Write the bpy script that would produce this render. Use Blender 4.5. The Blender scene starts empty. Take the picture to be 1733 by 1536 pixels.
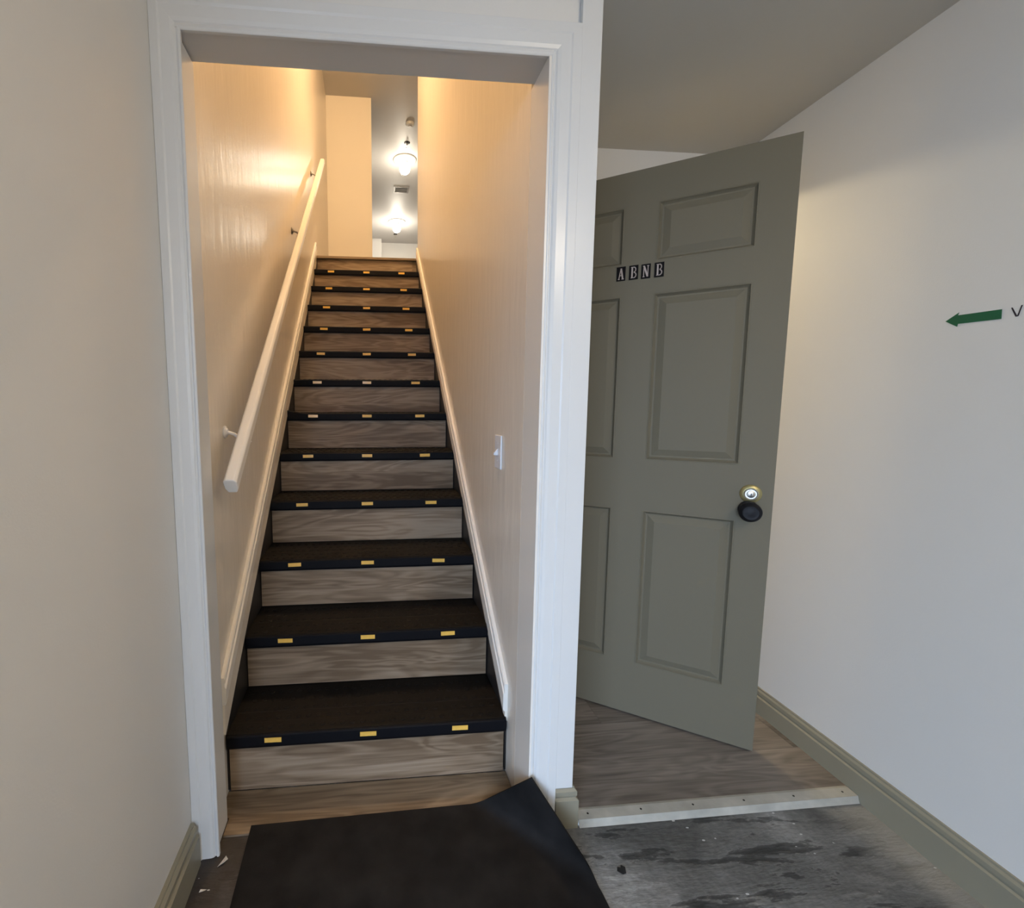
import bpy, math, random
from mathutils import Vector, Matrix

# ------------------------------------------------------------------ camera
S = bpy.context.scene
COL = S.collection
YAW, PITCH, FPX, PX, CAM_H = 0.0913, 0.103, 766.26, 695.43, 1.2258
cam = bpy.data.cameras.new('camera')
cam.sensor_fit = 'HORIZONTAL'
cam.sensor_width = 36.0
cam.lens = 36.0 * FPX / 1733.0
cam.shift_x = (866.5 - PX) / 1733.0
cam.shift_y = 0.0
cam.clip_start = 0.02
cam_o = bpy.data.objects.new('camera', cam)
COL.objects.link(cam_o)
cam_o.location = (0, 0, CAM_H)
cam_o.rotation_euler = (math.pi / 2 - PITCH, 0, -YAW)
S.camera = cam_o

# ------------------------------------------------------------------ world, exposure
W = bpy.data.worlds.new('world')
S.world = W
W.use_nodes = True
wn = W.node_tree
bg = wn.nodes['Background']
bg.inputs['Color'].default_value = (0.56, 0.73, 1.0, 1)      # even overcast sky
bg.inputs['Strength'].default_value = 14.5
vs = S.view_settings
vs.view_transform = 'Standard'
vs.look = 'None'
vs.gamma = 1.0
vs.use_curve_mapping = False
vs.exposure = 0.0

# daylight enters through the entrance opening in the wall behind the camera
DO = (-1.75, -0.20, 0.0, 2.02, -1.5)                         # x0 x1 z0 z1 y of that opening
pl = bpy.data.lights.new('sky_portal', 'AREA')
pl.shape = 'RECTANGLE'
pl.size, pl.size_y = DO[1] - DO[0], DO[3] - DO[2]
pl.cycles.is_portal = True
plo = bpy.data.objects.new('sky_portal', pl)
COL.objects.link(plo)
plo.location = ((DO[0] + DO[1]) / 2, DO[4] - 0.02, (DO[2] + DO[3]) / 2)
plo.rotation_euler = (math.pi / 2, 0, 0)

STAIR_W, HALL1_W, HALL2_W, ROOM_W, ENTRY_W = 114, 10, 17, 34, 24


# ------------------------------------------------------------------ materials
def mat(name, col, rough=0.5, metal=0.0, var=0.0, vscale=4.0, bump=0.0, bscale=200.0,
        bdist=0.001, stretch=(1, 1, 1), spec=0.5, coat=0.0, emit=None, estr=0.0):
    m = bpy.data.materials.new(name)
    m.use_nodes = True
    nt = m.node_tree
    b = nt.nodes['Principled BSDF']
    b.inputs['Base Color'].default_value = (*col, 1)
    b.inputs['Roughness'].default_value = rough
    b.inputs['Metallic'].default_value = metal
    b.inputs['Specular IOR Level'].default_value = spec
    b.inputs['Coat Weight'].default_value = coat
    if emit:
        b.inputs['Emission Color'].default_value = (*emit, 1)
        b.inputs['Emission Strength'].default_value = estr
    if var or bump:
        tc = nt.nodes.new('ShaderNodeTexCoord')
        mp = nt.nodes.new('ShaderNodeMapping')
        mp.inputs['Scale'].default_value = stretch
        nt.links.new(tc.outputs['Object'], mp.inputs['Vector'])
    if var:
        n = nt.nodes.new('ShaderNodeTexNoise')
        n.inputs['Scale'].default_value = vscale
        n.inputs['Detail'].default_value = 5
        nt.links.new(mp.outputs['Vector'], n.inputs['Vector'])
        r = nt.nodes.new('ShaderNodeValToRGB')
        r.color_ramp.elements[0].position = 0.3
        r.color_ramp.elements[1].position = 0.7
        r.color_ramp.elements[0].color = (*[c * (1 - var) for c in col], 1)
        r.color_ramp.elements[1].color = (*[min(1, c * (1 + var)) for c in col], 1)
        nt.links.new(n.outputs['Fac'], r.inputs['Fac'])
        nt.links.new(r.outputs['Color'], b.inputs['Base Color'])
    if bump:
        n2 = nt.nodes.new('ShaderNodeTexNoise')
        n2.inputs['Scale'].default_value = bscale
        n2.inputs['Detail'].default_value = 3
        nt.links.new(mp.outputs['Vector'], n2.inputs['Vector'])
        bp = nt.nodes.new('ShaderNodeBump')
        bp.inputs['Strength'].default_value = bump
        bp.inputs['Distance'].default_value = bdist
        nt.links.new(n2.outputs['Fac'], bp.inputs['Height'])
        nt.links.new(bp.outputs['Normal'], b.inputs['Normal'])
    return m


def wood(name, dark, mid, light, rough=0.45, figure=0.065, scale=1.0):
    """grey-brown printed wood grain running along X"""
    m = bpy.data.materials.new(name)
    m.use_nodes = True
    nt = m.node_tree
    L = nt.links
    b = nt.nodes['Principled BSDF']
    b.inputs['Roughness'].default_value = rough
    b.inputs['Specular IOR Level'].default_value = 0.2
    tc = nt.nodes.new('ShaderNodeTexCoord')
    oi = nt.nodes.new('ShaderNodeObjectInfo')
    mul = nt.nodes.new('ShaderNodeVectorMath'); mul.operation = 'SCALE'
    mul.inputs[0].default_value = (7.3, 3.1, 11.7)
    L.new(oi.outputs['Random'], mul.inputs['Scale'])
    add = nt.nodes.new('ShaderNodeVectorMath'); add.operation = 'ADD'
    L.new(tc.outputs['Object'], add.inputs[0]); L.new(mul.outputs[0], add.inputs[1])
    # large flowing figure
    mp = nt.nodes.new('ShaderNodeMapping')
    mp.inputs['Scale'].default_value = (1.15 * scale, 7.5 * scale, 7.5 * scale)
    L.new(add.outputs[0], mp.inputs['Vector'])
    n1 = nt.nodes.new('ShaderNodeTexNoise')
    n1.inputs['Scale'].default_value = 1.6
    n1.inputs['Detail'].default_value = 2
    n1.inputs['Distortion'].default_value = 0.9
    L.new(mp.outputs[0], n1.inputs['Vector'])
    sn = nt.nodes.new('ShaderNodeMath'); sn.operation = 'MULTIPLY'; sn.inputs[1].default_value = 40
    L.new(n1.outputs['Fac'], sn.inputs[0])
    si = nt.nodes.new('ShaderNodeMath'); si.operation = 'SINE'
    L.new(sn.outputs[0], si.inputs[0])
    # fine fibres
    mp2 = nt.nodes.new('ShaderNodeMapping')
    mp2.inputs['Scale'].default_value = (3 * scale, 90 * scale, 90 * scale)
    L.new(add.outputs[0], mp2.inputs['Vector'])
    n2 = nt.nodes.new('ShaderNodeTexNoise')
    n2.inputs['Scale'].default_value = 1.5
    n2.inputs['Detail'].default_value = 4
    L.new(mp2.outputs[0], n2.inputs['Vector'])
    # broad tone
    n3 = nt.nodes.new('ShaderNodeTexNoise')
    n3.inputs['Scale'].default_value = 0.9
    n3.inputs['Detail'].default_value = 4
    L.new(mp.outputs[0], n3.inputs['Vector'])
    a1 = nt.nodes.new('ShaderNodeMath'); a1.operation = 'MULTIPLY_ADD'
    a1.inputs[1].default_value = figure; a1.inputs[2].default_value = 0.0
    L.new(si.outputs[0], a1.inputs[0])
    a2 = nt.nodes.new('ShaderNodeMath'); a2.operation = 'MULTIPLY_ADD'; a2.inputs[1].default_value = 0.35
    L.new(n2.outputs['Fac'], a2.inputs[0]); L.new(a1.outputs[0], a2.inputs[2])
    a3 = nt.nodes.new('ShaderNodeMath'); a3.operation = 'MULTIPLY_ADD'; a3.inputs[1].default_value = 0.65
    L.new(n3.outputs['Fac'], a3.inputs[0]); L.new(a2.outputs[0], a3.inputs[2])
    r = nt.nodes.new('ShaderNodeValToRGB')
    e = r.color_ramp.elements
    e[0].position = 0.36; e[0].color = (*dark, 1)
    e[1].position = 0.66; e[1].color = (*light, 1)
    x = e.new(0.5); x.color = (*mid, 1)
    L.new(a3.outputs[0], r.inputs['Fac'])
    L.new(r.outputs['Color'], b.inputs['Base Color'])
    return m


def concrete():
    m = bpy.data.materials.new('worn_concrete')
    m.use_nodes = True
    nt = m.node_tree
    L = nt.links
    b = nt.nodes['Principled BSDF']
    tc = nt.nodes.new('ShaderNodeTexCoord')

    def noise(scale, detail, dist=0.0, sc=(1, 1, 1), rot=0, rough=0.5):
        mp = nt.nodes.new('ShaderNodeMapping')
        mp.inputs['Scale'].default_value = sc
        mp.inputs['Rotation'].default_value = (0, 0, rot)
        L.new(tc.outputs['Object'], mp.inputs['Vector'])
        n = nt.nodes.new('ShaderNodeTexNoise')
        n.inputs['Scale'].default_value = scale
        n.inputs['Detail'].default_value = detail
        n.inputs['Distortion'].default_value = dist
        n.inputs['Roughness'].default_value = rough
        L.new(mp.outputs[0], n.inputs['Vector'])
        return n.outputs['Fac']

    def ramp(fac, stops):
        r = nt.nodes.new('ShaderNodeValToRGB')
        e = r.color_ramp.elements
        e[0].position, e[0].color = stops[0][0], (*stops[0][1], 1)
        e[1].position, e[1].color = stops[-1][0], (*stops[-1][1], 1)
        for p, c in stops[1:-1]:
            q = e.new(p); q.color = (*c, 1)
        L.new(fac, r.inputs['Fac'])
        return r.outputs['Color']
    def mixc(fac, a, bcol, mode='MIX'):
        m_ = nt.nodes.new('ShaderNodeMix'); m_.data_type = 'RGBA'; m_.blend_type = mode
        if isinstance(fac, float): m_.inputs['Factor'].default_value = fac
        else: L.new(fac, m_.inputs['Factor'])
        for k_, v_ in (('A', a), ('B', bcol)):
            if isinstance(v_, tuple): m_.inputs[k_].default_value = (*v_, 1)
            else: L.new(v_, m_.inputs[k_])
        return m_.outputs['Result']

    def math_(op, a, b_=None, c_=None):
        n = nt.nodes.new('ShaderNodeMath'); n.operation = op
        for k_, v_ in enumerate((a, b_, c_)):
            if v_ is None: continue
            if isinstance(v_, (int, float)): n.inputs[k_].default_value = v_
            else: L.new(v_, n.inputs[k_])
        return n.outputs[0]
    sep = nt.nodes.new('ShaderNodeSeparateXYZ'); L.new(tc.outputs['Object'], sep.inputs[0])
    big = noise(3.0, 8, 0.5)
    c1 = ramp(big, [(0.36, (0.085, 0.083, 0.078)), (0.5, (0.15, 0.148, 0.14)), (0.64, (0.26, 0.256, 0.245))])
    flake = noise(4.6, 12, 0.15, (0.7, 3.0, 1), 0.42, 0.66)
    c2 = ramp(flake, [(0.37, (0.13, 0.13, 0.13)), (0.435, (0.42, 0.42, 0.42)), (0.45, (1.3, 1.3, 1.3)), (0.47, (0.95, 0.95, 0.95)),
                      (0.60, (1.05, 1.05, 1.05)), (0.62, (1.5, 1.5, 1.5)), (0.72, (1.2, 1.2, 1.2))])
    col = mixc(0.85, c1, c2, 'MULTIPLY')
    grain = noise(70, 4)
    col = mixc(0.5, col, ramp(grain, [(0.3, (0.55, 0.55, 0.55)), (0.7, (1.4, 1.4, 1.4))]), 'MULTIPLY')
    wob = noise(7, 4)
    dust = math_('MULTIPLY_ADD', wob, 0.30, sep.outputs['X'])
    mr = nt.nodes.new('ShaderNodeMapRange'); mr.inputs['From Min'].default_value = 1.50; mr.inputs['From Max'].default_value = 1.62
    L.new(dust, mr.inputs['Value'])
    col = mixc(math_('MULTIPLY', mr.outputs[0], 0.75), col, (0.27, 0.265, 0.25))
    stain = math_('MULTIPLY_ADD', wob, 0.25, sep.outputs['X'])
    mr2 = nt.nodes.new('ShaderNodeMapRange'); mr2.inputs['From Min'].default_value = -0.10; mr2.inputs['From Max'].default_value = -0.26
    L.new(stain, mr2.inputs['Value'])
    col = mixc(math_('MULTIPLY', mr2.outputs[0], 0.93), col, (0.022, 0.014, 0.009))
    # scattered pale paint specks
    mpv = nt.nodes.new('ShaderNodeMapping'); mpv.inputs['Scale'].default_value = (0.8, 1.5, 1); mpv.inputs['Rotation'].default_value = (0, 0, 0.5)
    L.new(tc.outputs['Object'], mpv.inputs['Vector'])
    vo = nt.nodes.new('ShaderNodeTexVoronoi'); vo.inputs['Scale'].default_value = 24
    L.new(mpv.outputs[0], vo.inputs['Vector'])
    spk = math_('LESS_THAN', math_('MULTIPLY_ADD', grain, 0.12, vo.outputs['Distance']), 0.145)
    gm = math_('MULTIPLY', spk, math_('GREATER_THAN', noise(6, 2), 0.53))
    col = mixc(gm, col, (0.55, 0.55, 0.53))
    L.new(col, b.inputs['Base Color'])
    b.inputs['Roughness'].default_value = 0.62
    bp = nt.nodes.new('ShaderNodeBump'); bp.inputs['Strength'].default_value = 0.9; bp.inputs['Distance'].default_value = 0.012
    L.new(flake, bp.inputs['Height']); L.new(bp.outputs['Normal'], b.inputs['Normal'])
    return m


M = {}
M['wall'] = mat('wall_paint', (0.705, 0.69, 0.655), 0.55, bump=0.35, bscale=260, bdist=0.0006)
M['stairwall'] = mat('stairwell_gloss_paint', (0.77, 0.70, 0.60), 0.26, bump=0.5, bscale=14, bdist=0.004,
                     stretch=(1, 1.6, 0.35), spec=0.5)
M['ceil'] = mat('ceiling_paint', (0.56, 0.545, 0.505), 0.7, bump=0.2, bscale=160, bdist=0.0006)
M['ceil_up'] = mat('upper_ceiling_paint', (0.52, 0.505, 0.49), 0.5)
M['white'] = mat('white_gloss_trim', (0.68, 0.677, 0.66), 0.28, bump=0.15, bscale=60, bdist=0.001, stretch=(1, 1, 0.05))
M['cream'] = mat('cream_gloss_trim', (0.78, 0.735, 0.665), 0.3)
M['landwall'] = mat('landing_cream_paint', (0.80, 0.73, 0.625), 0.55)
M['greige'] = mat('greige_gloss_paint', (0.168, 0.151, 0.108), 0.55, spec=0.16, bump=0.06, bscale=90, bdist=0.0008)
M['greige_trim'] = mat('greige_trim_paint', (0.26, 0.24, 0.178), 0.4)
M['thresh'] = mat('worn_threshold_paint', (0.40, 0.385, 0.335), 0.5, var=0.15, vscale=18)
M['concrete'] = concrete()
M['riser'] = wood('riser_wood_vinyl', (0.145, 0.098, 0.060), (0.235, 0.168, 0.110), (0.34, 0.26, 0.182))
M['plank'] = wood('passage_vinyl_plank', (0.12, 0.102, 0.085), (0.19, 0.163, 0.138), (0.265, 0.23, 0.197), 0.4, 0.05)
M['tanplank'] = wood('tan_vinyl_plank', (0.13, 0.092, 0.058), (0.205, 0.15, 0.098), (0.28, 0.215, 0.145), 0.45)
M['rubber'] = mat('black_brown_rubber', (0.0055, 0.0045, 0.0038), 0.6, spec=0.15, var=0.3, vscale=8, bump=0.2, bscale=120)
M['nose'] = mat('black_nosing_rubber', (0.0035, 0.0035, 0.005), 0.6, spec=0.14)
M['black'] = mat('black_stringer_paint', (0.014, 0.012, 0.011), 0.5)
M['reflector'] = mat('amber_reflective_tape', (0.82, 0.49, 0.10), 0.25, var=0.08, vscale=60)
M['matrub'] = mat('black_floor_mat', (0.010, 0.0092, 0.009), 0.8, spec=0.15, var=0.55, vscale=9, bump=0.25, bscale=300)
M['knob'] = mat('matt_black_metal', (0.007, 0.007, 0.009), 0.5, spec=0.25)
M['brass'] = mat('aged_brass', (0.42, 0.36, 0.17), 0.35, metal=0.8)
M['chrome'] = mat('nickel_metal', (0.55, 0.53, 0.48), 0.32, metal=1.0)
M['darkmetal'] = mat('dark_metal', (0.03, 0.028, 0.026), 0.4, metal=0.5)
M['tile'] = mat('black_letter_tile', (0.006, 0.0045, 0.0045), 0.6, spec=0.12)
M['letter'] = mat('pinkish_letter_print', (0.42, 0.35, 0.31), 0.4)
M['green'] = mat('green_arrow_tape', (0.008, 0.105, 0.045), 0.4)
M['ink'] = mat('black_marker_ink', (0.02, 0.015, 0.025), 0.6)
M['plastic'] = mat('white_plastic', (0.78, 0.78, 0.80), 0.3)
M['whitepaint'] = mat('hall_white_paint', (0.66, 0.65, 0.63), 0.5)
M['grey'] = mat('grey_metal', (0.22, 0.20, 0.18), 0.4, metal=0.3)
M['glow'] = mat('lit_glass_globe', (0.9, 0.9, 0.85), 0.3, emit=(1.0, 0.93, 0.80), estr=28)
M['glow_warm'] = mat('lit_warm_glass_globe', (0.9, 0.85, 0.7), 0.3, emit=(1.0, 0.72, 0.42), estr=20)
M['ground'] = mat('asphalt', (0.10, 0.10, 0.10), 0.9, var=0.2)
M['leaf'] = mat('dry_dark_scrap', (0.012, 0.011, 0.010), 0.7)
M['chip'] = mat('white_paint_chip', (0.55, 0.53, 0.48), 0.6)


# ------------------------------------------------------------------ mesh helpers
class MB:
    def __init__(self):
        self.v, self.f, self.mi = [], [], []

    def add(self, vs_, fs, mi=0):
        o = len(self.v)
        self.v += [tuple(p) for p in vs_]
        for f in fs:
            self.f.append(tuple(i + o for i in f)); self.mi.append(mi)
        return self

    def box(self, x0, x1, y0, y1, z0, z1, mi=0):
        return self.add([(x0, y0, z0), (x1, y0, z0), (x1, y1, z0), (x0, y1, z0),
                         (x0, y0, z1), (x1, y0, z1), (x1, y1, z1), (x0, y1, z1)],
                        [(0, 3, 2, 1), (4, 5, 6, 7), (0, 1, 5, 4), (1, 2, 6, 5), (2, 3, 7, 6), (3, 0, 4, 7)], mi)

    def prism(self, pts, vec, mi=0):
        """closed polygon (3-D points) swept along vec"""
        n = len(pts)
        a = [Vector(p) for p in pts]
        b = [p + Vector(vec) for p in a]
        fs = [tuple(range(n))[::-1], tuple(range(n, 2 * n))]
        fs += [(i, (i + 1) % n, n + (i + 1) % n, n + i) for i in range(n)]
        return self.add(a + b, fs, mi)

    def loft(self, rings, close=True, caps=True, mi=0):
        n = len(rings[0]); vs_ = [p for r in rings for p in r]; fs = []
        for k in range(len(rings) - 1):
            for i in range(n if close else n - 1):
                j = (i + 1) % n
                fs.append((k * n + i, k * n + j, (k + 1) * n + j, (k + 1) * n + i))
        if caps and close:
            fs.append(tuple(range(n))[::-1]); fs.append(tuple((len(rings) - 1) * n + i for i in range(n)))
        return self.add(vs_, fs, mi)

    def lathe(self, prof, c=(0, 0, 0), axis='Z', seg=32, mi=0):
        """prof = [(r, h)...] turned about an axis through c"""
        rings = []
        for r, h in prof:
            r = max(r, 1e-5); ring = []
            for i in range(seg):
                a = 2 * math.pi * i / seg
                u, w = r * math.cos(a), r * math.sin(a)
                if axis == 'Z': p = (c[0] + u, c[1] + w, c[2] + h)
                elif axis == 'Y': p = (c[0] + u, c[1] + h, c[2] + w)
                else: p = (c[0] + h, c[1] + u, c[2] + w)
                ring.append(p)
            rings.append(ring)
        return self.loft(rings, mi=mi)

    def tube(self, pts, r, seg=10, mi=0):
        pts = [Vector(p) for p in pts]; rings = []
        for k, p in enumerate(pts):
            t = (pts[min(k + 1, len(pts) - 1)] - pts[max(k - 1, 0)]).normalized()
            u = t.cross(Vector((0, 0, 1)))
            if u.length < 1e-3: u = t.cross(Vector((0, 1, 0)))
            u.normalize(); w = t.cross(u)
            rings.append([p + (u * math.cos(2 * math.pi * i / seg) + w * math.sin(2 * math.pi * i / seg)) * r for i in range(seg)])
        return self.loft(rings, mi=mi)

    def mesh(self, name, mats):
        me = bpy.data.meshes.new(name)
        me.from_pydata(self.v, [], self.f)
        if not isinstance(mats, (list, tuple)): mats = [mats]
        for m in mats: me.materials.append(m)
        for p, i in zip(me.polygons, self.mi): p.material_index = i
        import bmesh
        bm = bmesh.new(); bm.from_mesh(me)
        bmesh.ops.recalc_face_normals(bm, faces=bm.faces)
        bm.to_mesh(me); bm.free()
        return me

    def build(self, name, mats, parent=None, smooth=False, bevel=0.0):
        o = bpy.data.objects.new(name, self.mesh(name, mats))
        COL.objects.link(o)
        if parent: o.parent = parent
        if smooth:
            for p in o.data.polygons: p.use_smooth = True
            o.data.set_sharp_from_angle(angle=math.radians(38))
        if bevel:
            b = o.modifiers.new('bevel', 'BEVEL'); b.width = bevel; b.segments = 2
            b.limit_method = 'ANGLE'; b.angle_limit = math.radians(35)
        return o


def link(name, me, parent=None, loc=None):
    o = bpy.data.objects.new(name, me)
    COL.objects.link(o)
    if parent: o.parent = parent
    if loc: o.location = loc
    return o


def empty(name, loc=(0, 0, 0), rz=0.0):
    o = bpy.data.objects.new(name, None)
    o.empty_display_size = 0.1
    COL.objects.link(o)
    o.location = loc; o.rotation_euler = (0, 0, rz)
    return o


def tag(o, label, cat, group=None):
    o['label'] = label; o['category'] = cat
    if group: o['group'] = group
    return o


def struct(o, label=None):
    o['kind'] = 'structure'
    if label: o['label'] = label
    return o


# ------------------------------------------------------------------ key dimensions
XL, XR = -0.46, 0.447                # stairwell walls
YF = 1.175                           # face of the wall with the stair opening
ZL = 2.0794                          # underside of the opening's casing
CZ = 2.265                           # ground floor ceiling
UZ = 4.75                            # upper ceiling
NY, RUN, RISE, T0 = 1.3604, 0.2407, 0.198, 0.205
LAND = 2.566
WALLX = -0.486                       # front room, left wall


def rwx(y):                          # right wall, very slightly out of square
    return 1.526 + 0.0268 * (y - 1.3)


# ------------------------------------------------------------------ the setting: ground floor
struct(MB().box(-2.12, 1.66, -1.62, 1.165, -0.08, 0.0).box(XL, XR, 1.165, 1.40, -0.08, 0.0)
       .build('floor', M['concrete']), 'dark worn concrete floor with flaking patches and pale specks')
struct(MB().box(WALLX - 0.12, WALLX, 0.15, YF, 0, CZ).box(-2.0, WALLX - .12, 0.15, 0.27, 0, CZ).box(-2.12, -2.0, -1.5, 0.27, 0, CZ).build('wall_left', M['wall']), 'plain off-white wall on the left of the stair opening')
struct(MB().prism([(rwx(-1.5), -1.5, 0), (rwx(-1.5) + .1, -1.5, 0), (rwx(3.9) + .1, 3.9, 0), (rwx(3.9), 3.9, 0)], (0, 0, CZ))
       .build('wall_right', M['wall']), 'off-white wall on the right with a green arrow')
wf = MB().box(WALLX - 0.12, XL, YF, 1.275, 0, UZ)
wf.box(XL, 0.459, YF, 1.27, ZL + 0.016, UZ)
wf.box(0.459, 0.576, YF, 1.29, 0, UZ)
struct(wf.build('wall_front', M['wall']), 'off-white wall around the stair opening')
cl = MB().prism([(-2.0, -1.5, CZ), (rwx(-1.5), -1.5, CZ), (rwx(3.9), 3.9, CZ), (0.567, 3.9, CZ), (0.576, 1.29, CZ), (0.576, YF, CZ), (WALLX, YF, CZ), (WALLX, .15, CZ), (-2.0, .15, CZ)], (0, 0, 0.03))
struct(cl.build('ceiling', M['ceil']), 'plain ground floor ceiling over the passage')
# wall behind the camera with the entrance opening
wb = MB().box(-2.12, DO[0], -1.62, -1.5, 0, CZ).box(DO[1], 1.66, -1.62, -1.5, 0, CZ).box(DO[0], DO[1], -1.62, -1.5, DO[3], CZ)
struct(wb.build('wall_back', M['wall']))
struct(MB().box(-9, 9, -14, -1.62, -0.12, -0.02).build('ground_outside', M['ground']))

# baseboards
def baseboard_prof(h=0.121, t=0.014):
    return [(0, 0), (t, 0), (t, h * .70), (t * .62, h * .74), (t * .80, h * .80), (t * .80, h * .90), (t * .45, h * .95), (t * .45, h), (0, h)]


def run_board(name, p0, p1, nrm, label, z0=0.0, h=0.121, t=0.014):
    p0, p1, nrm = Vector(p0), Vector(p1), Vector(nrm)
    ring = [[p + nrm * u + Vector((0, 0, z + z0)) for u, z in baseboard_prof(h, t)] for p in (p0, p1)]
    return struct(MB().loft(ring).build(name, M['greige_trim']), label)


run_board('baseboard_left', (WALLX, 0.15, 0), (WALLX, 1.150, 0), (1, 0, 0), 'olive-grey baseboard along the left wall', t=0.022)
run_board('baseboard_right', (rwx(-1.5), -1.5, 0), (rwx(1.86), 1.86, 0), (-1, 0.0268, 0), 'olive-grey moulded baseboard along the right wall', h=0.121)
# short return around the end of the wall beside the opening
pr = baseboard_prof(0.126, 0.019)
path = lambda u: [(0.527, YF - u), (0.577 + u, YF - u), (0.577 + u, 1.24)]
MBr = MB().loft([[(path(u)[k][0], path(u)[k][1], z + 0.001) for u, z in pr] for k in range(3)])
struct(MBr.build('baseboard_front', M['greige_trim']), 'short olive-grey baseboard wrapping the wall end by the threshold')

# ------------------------------------------------------------------ casing and jambs of the stair opening
t1 = empty('trim_1', (0, YF, 0)); struct(t1, 'white painted casing around the stair opening')
XI, XO = -0.4204, 0.4516
prof = [(0, 0), (0, .009), (.003, .0115), (.007, .0115), (.009, .0085), (.012, .0085), (.016, .0125), (.024, .0145),
        (.048, .0155), (.052, .018), (.0735, .018), (.0735, 0)]
rings = []
for k in range(4):
    ring = []
    for u, t in prof:
        x0 = XI - u * 0.885
        ring.append([(x0, -t, 0.001), (x0, -t, ZL + u), (XO + u, -t, ZL + u), (XO + u, -t, 0.001)][k])
    rings.append(ring)
MB().loft(rings).build('casing', M['white'], t1, bevel=0.0008)
MB().box(0.5253, 0.5768, -0.0155, 0.0, 0.128, CZ - .001).build('corner_board', M['white'], t1, bevel=.0015)
MB().box(XL, -0.43, -0.010, 0.1, 0.001, ZL + .004).build('jamb', M['white'], t1, bevel=0.006)
MB().box(XR, 0.459, -0.010, 0.115, 0.001, ZL + .004).build('jamb', M['cream'], t1, bevel=0.001)
MB().box(XL, 0.459, -0.010, 0.095, ZL + .004, ZL + .016).build('head_jamb', M['whitepaint'], t1, bevel=0.001)

# ------------------------------------------------------------------ stairwell and upper floor
struct(MB().box(XL - .12, XL, 1.275, 5.72, 0, UZ).build('wall_stair_left', M['stairwall']), 'glossy cream stairwell wall with the handrail')
struct(MB().box(XR, 0.567, 1.29, 4.225, 0, UZ).build('wall_stair_right', M['stairwall']), 'glossy cream stairwell wall with the light switch')
struct(MB().box(XL, 0.054, 5.6, 5.72, LAND, UZ).build('wall_landing', M['landwall']), 'cream wall facing the top of the stairs')
struct(MB().box(0.567, 1.45, 4.105, 4.225, LAND, UZ).build('wall_landing_near', M['stairwall']))
struct(MB().box(1.45, 1.57, 4.105, 10.3, LAND, UZ).build('wall_hall_right', M['whitepaint']))
struct(MB().box(-0.066, 0.054, 5.72, 10.3, LAND, UZ).build('wall_hall_left', M['whitepaint']))
struct(MB().box(-0.066, 1.57, 10.19, 10.3, LAND, UZ).build('wall_hall_end', M['whitepaint']), 'white wall at the far end of the upper hall')
struct(MB().box(0.054, 0.29, 9.95, 10.19, LAND, UZ).build('trim_2', M['whitepaint'], bevel=.004), 'white boxed corner at the far end of the upper hall')
struct(MB().box(XL - .12, 1.57, 1.17, 10.3, UZ, UZ + .06).build('ceiling_upper', M['ceil_up']), 'ceiling of the upper hall')
struct(MB().box(XL, 0.567, 4.27, 5.6, LAND - .2, LAND).box(0.567, 1.45, 4.225, 10.19, LAND - .2, LAND).box(0.054, 0.567, 5.6, 10.19, LAND - .2, LAND)
       .build('floor_upper', M['tanplank']))

# ------------------------------------------------------------------ passage and the room behind the door
DY = 1.866
wbp = MB().box(0.567, 0.605, DY, DY + .11, 0, CZ).box(1.505, rwx(DY) - 0.001, DY, DY + .11, 0, CZ).box(0.605, 1.505, DY, DY + .11, 2.075, CZ)
struct(wbp.build('wall_passage', M['wall']), 'off-white wall above the grey door')
t3 = empty('trim_3', (0.605, DY, 0)); struct(t3, 'olive-grey frame of the passage door')
MB().box(0.0, .012, 0.0, .11, .021, 2.075).build('jamb', M['greige_trim'], t3)
MB().box(.888, .90, 0.0, .11, .021, 2.075).build('jamb', M['greige_trim'], t3)
MB().box(.012, .888, 0.0, .11, 2.063, 2.075).build('head_jamb', M['greige_trim'], t3)
struct(MB().box(0.567, rwx(3.9), 3.8, 3.9, 0, CZ).build('wall_far_room', M['wall']))
fp = struct(empty('floor_passage', (0.577, 1.19, 0)), 'grey-brown wood-look plank floor in the passage')
random.seed(4)
y = 0.0
pw = 0.178
k = 0
while y < 2.6:
    y1 = min(y + pw, 2.61)
    cut = [0.52, 0.92, 0.30, 0.74][k % 4] if k else 5.0
    xr0 = rwx(1.19 + y) - 0.577 - 0.002
    segs = [(0.0, xr0)] if cut > xr0 else [(0.0, cut - .0004), (cut + .0004, xr0)]
    for a, b in segs:
        MB().box(a, b, y + .0004, y1 - .0004, -0.03, 0.02 + random.uniform(-.0002, .0002)).build('plank', M['plank'], fp)
    y = y1; k += 1

# threshold strip with screws
th = tag(empty('threshold_strip', (0.602, 1.155, 0)), 'grey painted threshold strip with screws across the passage', 'threshold')
L_ = rwx(1.17) - 0.602 - 0.016
MB().prism([(0, 0, 0.001), (0, .004, .010), (0, .007, .021), (0, .038, .0225), (0, .046, .021), (0, .046, .0205), (0, .034, .0205), (0, .034, .001)], (L_, 0, 0)).build('strip', M['thresh'], th)
for i in range(6):
    MB().lathe([(0.003, 0), (.003, .0006), (.0015, .001), (0, .001)], (0.035 + i * (L_ - .07) / 5, .024, .0221), seg=10).build('screw', M['darkmetal'], th)

# ------------------------------------------------------------------ staircase
st = tag(empty('staircase', (0, NY, 0)), 'steep staircase with black rubber treads and grey wood risers', 'staircase')
X0, X1 = XL + .006, XR - .006
for i in range(13):                                                 # riser boards
    yy = i * RUN + 0.014
    z0 = (T0 + (i - 1) * RISE + .0005) if i else 0.008
    z1 = (T0 + i * RISE - 0.005) if i < 12 else LAND - 0.022
    xr = X1 - 0.004 if i < 12 else 0.402
    MB().box(X0 + .003, xr, 0, 0.012, 0, z1 - z0).build('riser', M['riser'], st, bevel=.0006).location = (0, yy, z0)
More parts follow.
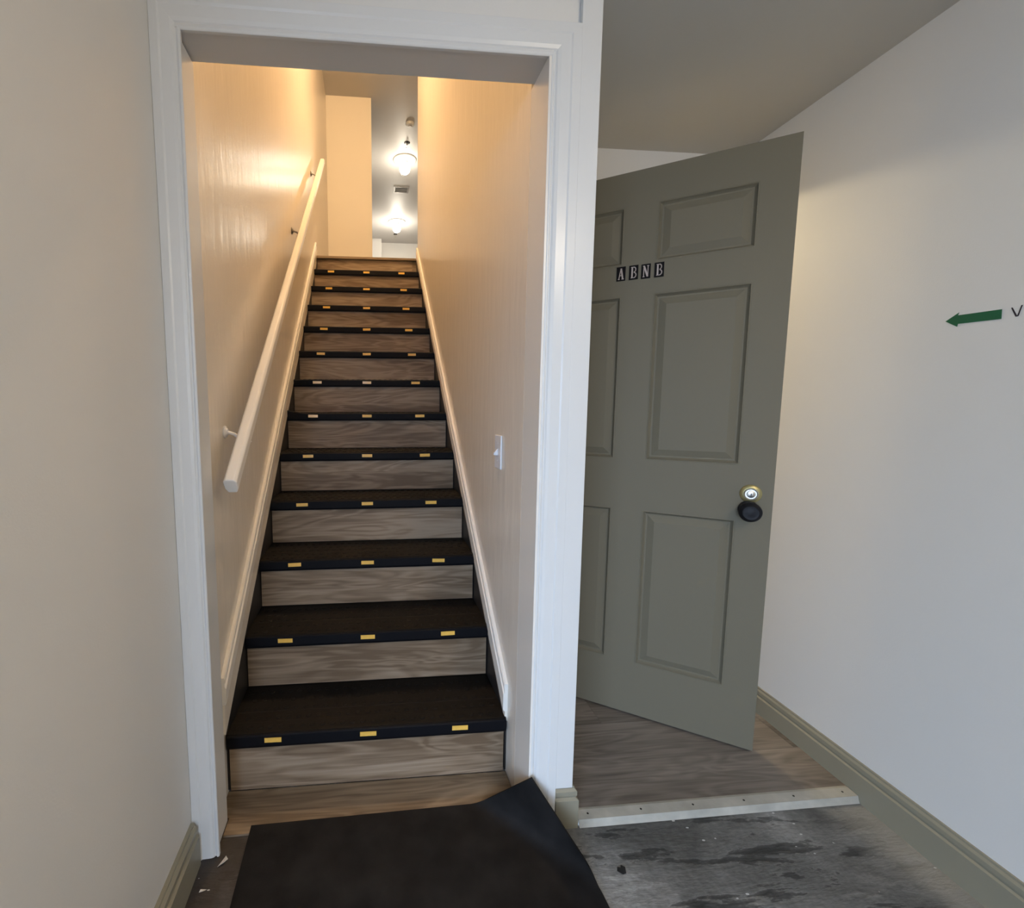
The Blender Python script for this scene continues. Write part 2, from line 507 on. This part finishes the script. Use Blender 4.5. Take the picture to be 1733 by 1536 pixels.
# black carcass behind the risers and beside them
sc = MB()
for i in range(12):
    zt = T0 + i * RISE - .0055
    sc.box(X0, X1, i * RUN + .0265, (i + 1) * RUN + .0265, max(0.001, zt - .3), zt)
sc.box(X0, X1, 12 * RUN + .0265, 12 * RUN + .045, T0 + 11 * RISE, LAND - .023)
sc.build('carcass', M['black'], st)


def stringer(xa, xb):
    m = MB()
    pts = []
    lo = lambda yy: T0 + yy / RUN * RISE
    pts = [(xa, 0.016, 0.01), (xa, 0.016, lo(0.016) - 0.002), (xa, 12 * RUN + .03, min(lo(12 * RUN + .03), LAND - .02)), (xa, 12 * RUN + .03, lo(12 * RUN) - .6), (xa, .6, .01)]
    return m.prism(pts, (xb - xa, 0, 0)).build('stringer', M['black'], st)


stringer(XL + .0005, X0 - .0003)
stringer(X1 + .0003, XR - .0005)

# rubber treads: body with studs, front lip, three reflective strips
tw0, tw1 = X0 + .0008, X1 - .0008
tm = MB()
D0 = RUN + .012
tm.prism([(tw0, .006, -.005), (tw0, .006, -.0005), (tw0, .012, 0), (tw0, .058, 0), (tw0, .060, -.0012), (tw0, .108, -.0012), (tw0, .110, 0), (tw0, .158, 0),
          (tw0, .160, -.0012), (tw0, D0, -.0012), (tw0, D0, -.005)], (tw1 - tw0, 0, 0))
for r in range(5):
    for c in range(26):
        cx = tw0 + .03 + c * (tw1 - tw0 - .06) / 25.5 + (.016 if r % 2 else 0)
        cy = .032 + r * .046
        base = 0.0 if r in (0, 2) else -.0012
        tm.lathe([(.0095, base - .0005), (.0095, base + .0012), (.0075, base + .0022), (0, base + .0022)], (cx, cy, 0), seg=10)
tread_me = tm.mesh('tread', M['rubber'])


def lip_mesh(lift=0.0):
    rings_ = []
    n = 24
    for j in range(n + 1):
        x = tw0 + (tw1 - tw0) * j / n
        d = lift * max(0.0, 1 - (x - tw0) / 0.11) ** 1.3
        rings_.append([(x, .006, -.002 + d), (x, .001, -.0025 + d), (x, -.0025, -.006 + d), (x, -.003, -.036 + d * .2), (x, .000, -.044), (x, .012, -.044), (x, .0125, -.006 + d)])
    return MB().loft(rings_).mesh('nosing_lip', M['nose'])


lip_me, lip_lift = lip_mesh(), lip_mesh(.016)
tape_me = MB().box(-.026, .026, -.0014, 0, -.0075, .0075).mesh('reflective_strip', M['reflector'])
TX = 0.298
for i in range(12):
    t = link('tread', tread_me, st, (0, i * RUN, T0 + i * RISE))
    link('nosing_lip', lip_lift if i == 5 else lip_me, t)
    for k in (-1, 0, 1):
        s = link('reflective_strip', tape_me, t, (-0.013 + k * TX, -.0033, -.0185))
        s.rotation_euler = (random.uniform(-.05, .05), random.uniform(-.02, .02), random.uniform(-.03, .03))
MB().box(X0, X1, 12 * RUN - .008, 12 * RUN + .05, LAND - .022, LAND + .001).build('landing_nosing', M['tanplank'], st, bevel=.004)
MB().prism([(XL + .032, -.14, .0005), (XR - .002, -.14, .0005), (XR - .002, .0125, .0005), (XL + .002, .0125, .0005), (XL + .002, -.083, .0005), (XL + .032, -.083, .0005)], (0, 0, .006)).build('floor_plank', M['tanplank'], st).location = (0, 0, 0)

# sloped skirt boards with cap moulding
def skirt(name, side, wallx, p0, p1, label, hcap, hlow):
    r = tag(empty(name, (wallx, p0[0], p0[1])), label, 'skirting')
    dy, dz = p1[0] - p0[0], p1[1] - p0[1]
    s = side
    prof = [(0, 0), (.010, 0), (.013, -.006), (.013, -.014), (.0105, -.018), (.0105, -.030), (.015, -.036), (.015, -hcap + .006), (.012, -hcap), (0, -hcap)]
    rg = [[(s * t, yv, zv + z) for t, z in prof] for yv, zv in ((0, 0), (dy, dz))]
    MB().loft(rg).build('cap_moulding', M['cream'], r)
    rg = [[(s * t, yv, zv + z) for t, z in ((0, -hcap - .0003), (.009, -hcap - .0003), (.009, -hlow), (0, -hlow))] for yv, zv in ((0, 0), (dy, dz))]
    MB().loft(rg).build('board', M['stairwall'], r)
    return r


skirt('skirt_board', 1, XL, (1.352, .402), (4.20, 2.665), 'sloped skirting board under the handrail on the left stair wall', .088, .185)
skirt('skirt_board', -1, XR, (1.372, .318), (4.222, 2.652), 'sloped skirting board below the switch on the right stair wall', .095, .130)

# ------------------------------------------------------------------ handrail
RX = -0.392
A, B = Vector((RX, 1.305, 1.005)), Vector((RX, 4.30, 3.385))
hr = tag(empty('handrail', A), 'cream painted wooden handrail on brackets along the left stair wall', 'handrail')
d = (B - A); dn = d.normalized(); up_ = Vector((1, 0, 0)).cross(dn)
sec = [(-.012, -.030), (.012, -.030), (.019, -.012), (.019, .014), (.012, .022), (-.012, .022), (-.019, .014), (-.019, -.012)]
MB().loft([[Vector((u, 0, 0)) + up_ * w + p for u, w in sec] for p in (Vector((0, 0, 0)), d)]).build('rail', M['cream'], hr, bevel=.003)
for tY in (1.49, 2.93, 3.98):
    f = (tY - A.y) / (B.y - A.y)
    p = d * f
    wx = XL - RX
    b = MB().lathe([(.020, .0005), (.020, .004), (.013, .008), (.010, .011), (0, .011)], (wx, p.y, p.z - .005), 'X', 18)
    b.tube([(wx + .008, p.y, p.z - .005), (wx + .03, p.y, p.z - .012), (wx + .052, p.y, p.z - .03), (wx + .064, p.y, p.z - .038), (0, p.y, p.z - .036)], .0055, 8)
    b.box(-.010, .010, p.y - .022, p.y + .022, p.z - .0385, p.z - .0355)
    b.build('bracket', M['grey'] if tY > 2 else M['plastic'], hr, smooth=True)

# ------------------------------------------------------------------ light switch
sw = tag(empty('light_switch', (XR, 1.527, 1.072)), 'white toggle light switch on the right stair wall', 'switch')
MB().box(-.006, -.0003, -.036, .036, -.058, .058).build('plate', M['plastic'], sw, bevel=.002)
MB().prism([(-.006, -.005, -.012), (-.006, -.005, .012), (-.020, -.005, -.004), (-.020, -.005, -.011)], (0, .010, 0)).build('toggle', M['plastic'], sw, bevel=.001)
for z in (-.03, .03):
    MB().lathe([(.003, -.0061), (.003, -.007), (0, -.0072)], (0, 0, z), 'X', 10).build('screw', M['plastic'], sw)

# ------------------------------------------------------------------ door
DW, DH = 0.8666, 2.03
dr = struct(empty('door_1', (1.3231, 1.3537, 0.0296), 2.5173), 'grey six-panel door standing half open in the passage')
cols = [(.098, .381), (.488, .770)]
rows = [(.210, .813), (1.003, 1.599), (1.710, 1.911)]
xs = [0, cols[0][0], cols[0][1], cols[1][0], cols[1][1], DW]
zs = [0, rows[0][0], rows[0][1], rows[1][0], rows[1][1], rows[2][0], rows[2][1], DH]
sm = MB()
TH = .035
for i in range(5):
    for j in range(7):
        if i in (1, 3) and j in (1, 3, 5): continue
        a, b, c, e = xs[i], xs[i + 1], zs[j], zs[j + 1]
        sm.add([(a, 0, c), (b, 0, c), (b, 0, e), (a, 0, e)], [(0, 1, 2, 3)])
        sm.add([(a, -TH, c), (b, -TH, c), (b, -TH, e), (a, -TH, e)], [(3, 2, 1, 0)])
sm.add([(0, 0, 0), (DW, 0, 0), (DW, -TH, 0), (0, -TH, 0), (0, 0, DH), (DW, 0, DH), (DW, -TH, DH), (0, -TH, DH)],
       [(0, 1, 2, 3), (7, 6, 5, 4), (0, 3, 7, 4), (1, 5, 6, 2)])
for cx in cols:
    for rz in rows:
        sm.add([(cx[0], 0, rz[0]), (cx[1], 0, rz[0]), (cx[1], 0, rz[1]), (cx[0], 0, rz[1]),
                (cx[0], -TH, rz[0]), (cx[1], -TH, rz[0]), (cx[1], -TH, rz[1]), (cx[0], -TH, rz[1])],
               [(0, 4, 5, 1), (1, 5, 6, 2), (2, 6, 7, 3), (3, 7, 4, 0)])
slab = sm.build('slab', M['greige'], dr)
steps = [(.0003, 0.0), (.004, .0008), (.008, -.006), (.012, -.0105), (.017, -.0105), (.040, -.0015), (.043, -.0015)]
for cx in cols:
    for rz in rows:
        pm = MB()
        for sgn, off in ((1, 0), (-1, -TH)):
            ringsP = []
            for ins, dep in steps:
                a, b, c, e = cx[0] + ins, cx[1] - ins, rz[0] + ins, rz[1] - ins
                yy = off + sgn * dep
                ringsP.append([(a, yy, c), (b, yy, c), (b, yy, e), (a, yy, e)])
            pm.loft(ringsP, caps=False)
            n = len(pm.v)
            pm.f.append((n - 4, n - 3, n - 2, n - 1)); pm.mi.append(0)
        pm.build('panel', M['greige'], dr)
kn = MB().lathe([(.030, .0005), (.030, .005), (.026, .008), (.012, .010), (.011, .024), (.014, .030), (.026, .036), (.0315, .044), (.0325, .051), (.030, .058), (.022, .0635), (.0195, .0630), (.010, .0645), (0, .065)], (0, 0, 0), 'Y', 36)
k_ = kn.build('knob', M['knob'], dr, smooth=True); k_.location = (.064, 0, .853); k_['label'] = 'round matt black door knob'
db = MB().lathe([(.031, .0004), (.031, .002), (.027, .0055), (.022, .007), (.0215, .008), (0, .008)], (0, 0, 0), 'Y', 36).build('deadbolt', M['brass'], dr, smooth=True)
db.location = (.061, 0, .907); db['label'] = 'worn brass and nickel deadbolt lock'
MB().lathe([(.0205, .008), (.0205, .013), (.0185, .0145), (.0165, .013), (.0160, .0085)], (0, 0, 0), 'Y', 30).build('ring', M['chrome'], db, smooth=True)
MB().lathe([(.0120, .008), (.0120, .0120), (.0105, .0128), (0, .0128)], (0, 0, 0), 'Y', 24).build('cylinder', M['chrome'], db, smooth=True)
MB().box(-.0014, .0014, .0128, .0134, -.0065, .0035).build('keyhole', M['darkmetal'], db)
for z in (.22, 1.0, 1.8):
    MB().tube([(DW + .003, .006, z - .045), (DW + .003, .006, z + .045)], .006, 10).build('hinge', M['grey'], dr, smooth=True)


# letter tiles on the door
def strokes(mb, pts, w, d0, d1):
    """flat stroke along 2-D points (x, z), width w, extruded in depth d0..d1"""
    P = [Vector((p[0], p[1])) for p in pts]
    for k in range(len(P) - 1):
        t = (P[k + 1] - P[k]).normalized(); n = Vector((-t.y, t.x)) * w / 2
        e = t * w * .25
        a, b = P[k] - (e if k else Vector((0, 0))), P[k + 1] + (e if k < len(P) - 2 else Vector((0, 0)))
        q = [a + n, a - n, b - n, b + n]
        mb.prism([(v.x, d0, v.y) for v in q], (0, d1 - d0, 0))


def glyph(ch):
    m = MB(); d = (.0012, .0016)
    if ch == 'A':
        strokes(m, [(-.0068, -.0185), (-.0005, .019)], .0028, *d)
        strokes(m, [(.0062, -.0185), (.0, .019)], .0052, *d)
        strokes(m, [(-.0050, -.006), (.0045, -.006)], .0024, *d)
        strokes(m, [(-.0098, -.0188), (-.0038, -.0188)], .0024, *d)
        strokes(m, [(.0022, -.0188), (.0102, -.0188)], .0024, *d)
    if ch == 'B':
        strokes(m, [(-.0048, -.019), (-.0048, .019)], .0052, *d)
        strokes(m, [(-.0088, -.0185), (.001, -.0185)], .0024, *d)
        strokes(m, [(-.0088, .0185), (.001, .0185)], .0024, *d)
        for c0, rx, rz in ((.0098, .0062, .0086), (-.0092, .0076, .0092)):
            pts = [(.0005 + rx * math.sin(a), c0 + rz * math.cos(a)) for a in [math.pi * q / 10 for q in range(11)]]
            strokes(m, pts, .0034, *d)
    if ch == 'N':
        strokes(m, [(-.0066, -.019), (-.0066, .019)], .0026, *d)
        strokes(m, [(.0066, -.019), (.0066, .019)], .0026, *d)
        strokes(m, [(-.0062, .0185), (.0060, -.0185)], .0056, *d)
        strokes(m, [(-.0098, -.0186), (-.0034, -.0186)], .0022, *d)
        strokes(m, [(-.0098, .0186), (-.0040, .0186)], .0022, *d)
        strokes(m, [(.0034, .0186), (.0098, .0186)], .0022, *d)
    return m.mesh('letter', M['letter'])


door_m = Matrix.Translation((1.3231, 1.3537, 0.0296)) @ Matrix.Rotation(2.5173, 4, 'Z')
for ch, s, zz, lab in (('A', .492, 1.681, 'black letter tile reading A on the grey door, first of four'),
                       ('B', .4505, 1.6805, 'black letter tile reading B between A and N on the grey door'),
                       ('N', .411, 1.679, 'black letter tile reading N on the grey door'),
                       ('B', .369, 1.6785, 'black letter tile reading B, last of four on the grey door')):
    q = door_m @ Vector((s, 0.001, zz - .025))
    e = tag(empty('letter_tile', q, 2.5173), lab, 'sign', 'letter tiles on the door')
    MB().box(-.0150, .0150, 0, .0012, 0, .050).build('tile', M['tile'], e)
    g = glyph(ch)
    # the reader faces local +Y, so the glyph is mirrored along the door's own axis
    for v in g.vertices: v.co.x = -v.co.x
    g.flip_normals()
    link('letter', g, e, (0, 0, .025))

# ------------------------------------------------------------------ arrow and handwriting on the right wall
ar = [(1.093, 1.451), (1.066, 1.469), (1.068, 1.462), (.984, 1.460), (.983, 1.437), (1.066, 1.440), (1.067, 1.433)]
tag(MB().prism([(rwx(y) - .0004, y, z) for y, z in ar], (-.0008, 0, 0)).build('arrow_sign', M['green']), 'green tape arrow pointing left on the right wall', 'sign')
vm = MB()
vp = [((.967, 1.460), .0026), ((.9615, 1.4475), .0032), ((.957, 1.4375), .0034), ((.9548, 1.4385), .0026), ((.9525, 1.4500), .0024), ((.9500, 1.4625), .0026)]
rg = []
for (y, z), w in vp:
    rg.append([(rwx(y) - .0003, y - w / 2, z), (rwx(y) - .0007, y - w / 2, z), (rwx(y) - .0007, y + w / 2, z), (rwx(y) - .0003, y + w / 2, z)])
tag(vm.loft(rg).build('handwritten_mark', M['ink']), 'black handwritten letter v right of the green arrow', 'writing')

# ------------------------------------------------------------------ floor mat with its corner folded up against the casing
P0 = Vector((-.356, 1.246)); ex = Vector((.9998, .0195)).normalized(); ey = Vector((ex.y, -ex.x))   # ey towards the camera
Wm, Lm, tmk = .925, 1.3, .006
fa, fb = Vector((.330, 1.262)), Vector((.555, 1.03))
ft = (fb - fa).normalized(); fn = Vector((-ft.y, ft.x))
if fn.x < 0: fn = -fn
RB, ANG = .035, math.radians(90)


def bend(p, h):
    s = (p - fa).dot(fn); along = (p - fa).dot(ft)
    s0 = s + RB * ANG * .5
    if s0 <= 0: return Vector((p.x, p.y, .001 + h))
    a = min(s0 / RB, ANG)
    rest = s0 - a * RB
    hor = RB * math.sin(a) + rest * math.cos(a) - h * math.sin(a)
    ver = RB * (1 - math.cos(a)) + rest * math.sin(a) + h * math.cos(a)
    q = fa + ft * along + fn * (hor - RB * ANG * .5)
    return Vector((q.x, q.y, .001 + ver))


nx, ny = 56, 70
mm = MB(); vsm = []; fsm = []
for h in (0, tmk):
    for j in range(ny + 1):
        for i in range(nx + 1):
            vsm.append(bend(P0 + ex * (Wm * i / nx) + ey * (Lm * (j / ny) ** 1.5), h))
idx = lambda l, i, j: l * (nx + 1) * (ny + 1) + j * (nx + 1) + i
for j in range(ny):
    for i in range(nx):
        fsm.append((idx(1, i, j), idx(1, i + 1, j), idx(1, i + 1, j + 1), idx(1, i, j + 1)))
        fsm.append((idx(0, i, j), idx(0, i, j + 1), idx(0, i + 1, j + 1), idx(0, i + 1, j)))
for i in range(nx):
    fsm.append((idx(0, i, 0), idx(0, i + 1, 0), idx(1, i + 1, 0), idx(1, i, 0)))
    fsm.append((idx(0, i, ny), idx(1, i, ny), idx(1, i + 1, ny), idx(0, i + 1, ny)))
for j in range(ny):
    fsm.append((idx(0, 0, j), idx(1, 0, j), idx(1, 0, j + 1), idx(0, 0, j + 1)))
    fsm.append((idx(0, nx, j), idx(0, nx, j + 1), idx(1, nx, j + 1), idx(1, nx, j)))
mm.add(vsm, fsm)
mo = mm.build('floor_mat', M['matrub'], smooth=True)
tag(mo, 'black rubber floor mat at the stair foot, one corner curled up', 'mat')

# ------------------------------------------------------------------ upper hall: lamps and ceiling fittings
def ceiling_lamp(x, y, label, glow, power, colr, group=None, rad=.05):
    e = tag(empty('ceiling_light', (x, y, UZ)), label, 'lamp', group)
    MB().lathe([(.165, -.0005), (.165, -.010), (.15, -.022), (.06, -.030), (0, -.030)], seg=36).build('canopy', M['whitepaint'], e, smooth=True)
    MB().lathe([(.045, -.030), (.05, -.055), (.0, -.055)], seg=24).build('socket', M['plastic'], e, smooth=True)
    pr_ = [(.045, -.056)] + [(.07 * math.sin(a), -.115 - .07 * math.cos(math.pi - a) * -1) for a in []]
    n = 12
    gl = [(.075 * math.sin(math.pi * (q + 1.5) / (n + 1.5)), -.125 + .075 * math.cos(math.pi * (q + 1.5) / (n + 1.5))) for q in range(n + 1)]
    MB().lathe(gl, seg=28).build('globe', glow, e, smooth=True)
    l = bpy.data.lights.new('bulb', 'POINT'); l.energy = power; l.color = colr; l.shadow_soft_size = rad
    lo = bpy.data.objects.new('bulb', l); COL.objects.link(lo); lo.parent = e; lo.location = (0, 0, -.36)
    return e


ceiling_lamp(.54, 6.86, 'lit globe ceiling lamp nearest the stair top in the upper hall', M['glow'], HALL1_W, (1, .86, .66))
ceiling_lamp(.555, 9.05, 'lit globe ceiling lamp at the far end of the upper hall', M['glow'], HALL2_W, (1, .90, .75))
ceiling_lamp(.0, 3.0, 'warm globe ceiling lamp high over the staircase', M['glow_warm'], STAIR_W, (1, .69, .38))

sd = tag(empty('smoke_detector', (.54, 6.02, UZ)), 'white round smoke detector on the ceiling nearest the landing', 'detector')
MB().lathe([(.055, -.0005), (.055, -.015), (.048, -.030), (.03, -.036), (0, -.036)], seg=28).build('body', M['whitepaint'], sd, smooth=True)
MB().lathe([(.022, -.0362), (.020, -.041), (0, -.041)], seg=18).build('sensor', M['grey'], sd, smooth=True)
sd2 = tag(empty('smoke_detector', (.547, 7.20, UZ)), 'white round detector between the near lamp and the ceiling vent', 'detector')
MB().lathe([(.05, -.0005), (.05, -.025), (.04, -.04), (0, -.04)], seg=28).build('body', M['plastic'], sd2, smooth=True)
MB().lathe([(.018, -.0402), (.016, -.045), (0, -.045)], seg=18).build('sensor', M['grey'], sd2, smooth=True)
for (x, y, lab) in ((.537, 6.44, 'small metal sprinkler head beside the near hall lamp'), (.565, 9.68, 'small metal sprinkler head beyond the far hall lamp')):
    e = tag(empty('sprinkler', (x, y, UZ)), lab, 'sprinkler', 'ceiling sprinklers')
    MB().lathe([(.04, -.0005), (.04, -.004), (.018, -.012), (0, -.012)], seg=20).build('escutcheon', M['darkmetal'], e, smooth=True)
    MB().lathe([(.010, -.0122), (.010, -.04), (0, -.04)], seg=12).build('body', M['chrome'], e, smooth=True)
    fr = MB().tube([(-.009, 0, -.041), (-.014, 0, -.055), (-.004, 0, -.072)], .003, 6).tube([(.009, 0, -.041), (.014, 0, -.055), (.004, 0, -.072)], .003, 6)
    fr.build('yoke', M['chrome'], e)
    MB().lathe([(.016, -.072), (.016, -.075), (0, -.075)], seg=14).build('deflector', M['chrome'], e)
ve = tag(empty('ceiling_vent', (.55, 7.75, UZ)), 'dark framed air vent between the two hall lamps', 'vent')
vf = MB().box(-.125, .125, -.105, -.085, -.012, -.0005).box(-.125, .125, .085, .105, -.012, -.0005).box(-.125, -.10, -.085, .085, -.012, -.0005).box(.10, .125, -.085, .085, -.012, -.0005)
vf.build('frame', M['grey'], ve)
MB().box(-.10, .10, -.085, .085, -.002, -.0005).build('backing', M['darkmetal'], ve)
for q in range(6):
    MB().prism([(-.1, -.075 + q * .029, -.010), (-.1, -.058 + q * .029, -.004), (-.1, -.056 + q * .029, -.005), (-.1, -.073 + q * .029, -.011)], (.2, 0, 0)).build('slat', M['whitepaint'], ve)

# lamp in the room behind the half-open door
rl = tag(empty('ceiling_light', (1.18, 2.55, CZ)), 'small warm lamp on the ceiling behind the grey door', 'lamp')
MB().lathe([(.08, -.0005), (.08, -.012), (.05, -.02), (0, -.02)], seg=28).build('canopy', M['whitepaint'], rl, smooth=True)
MB().lathe([(.03, -.0205), (.035, -.03), (.025, -.045), (0, -.05)], seg=20).build('globe', M['glow_warm'], rl, smooth=True)
l = bpy.data.lights.new('bulb', 'POINT'); l.energy = ROOM_W; l.color = (1, .82, .52); l.shadow_soft_size = .03
lo = bpy.data.objects.new('bulb', l); COL.objects.link(lo); lo.parent = rl; lo.location = (0, 0, -.085)

# flush ceiling lamp of the entry, behind the camera
rl = tag(empty('ceiling_light', (.95, -.55, CZ)), 'small ceiling lamp of the entry room', 'lamp')
MB().lathe([(.13, -.0005), (.13, -.012), (.11, -.02), (0, -.02)], seg=28).build('canopy', M['whitepaint'], rl, smooth=True)
MB().lathe([(.11, -.0205), (.10, -.04), (.06, -.055), (0, -.06)], seg=28).build('globe', M['glow_warm'], rl, smooth=True)
l = bpy.data.lights.new('bulb', 'POINT'); l.energy = ENTRY_W; l.color = (1, .87, .70); l.shadow_soft_size = .08
lo = bpy.data.objects.new('bulb', l); COL.objects.link(lo); lo.parent = rl; lo.location = (0, 0, -.15)

# ------------------------------------------------------------------ scraps on the floor
def scrap(name, x, y, z, pts, m, label, cat, bendz=.002):
    n = len(pts)
    b = MB()
    top = [(px, py, .001 + bendz * (k % 2)) for k, (px, py) in enumerate(pts)]
    b.prism(top, (0, 0, .0008))
    o = b.build(name, m); o.location = (x, y, z)
    return tag(o, label, cat)


scrap('leaf_scrap', .66, 1.03, 0, [(-.016, -.002), (-.006, -.014), (.005, -.010), (.010, .004), (.002, .012), (-.003, .004), (-.010, .008)], M['leaf'], 'dark dry scrap lying on the concrete right of the mat', 'debris')
scrap('paint_chip', -.405, 1.145, 0, [(-.012, -.010), (.004, -.004), (.010, .010), (.004, .014), (-.004, .006)], M['chip'], 'pale peeled paint chip at the foot of the left casing', 'debris', .006)
scrap('paint_chip', -.434, 1.076, 0, [(-.008, -.003), (.006, -.001), (.009, .003), (-.006, .003)], M['chip'], 'small white paint chip by the left baseboard', 'debris')
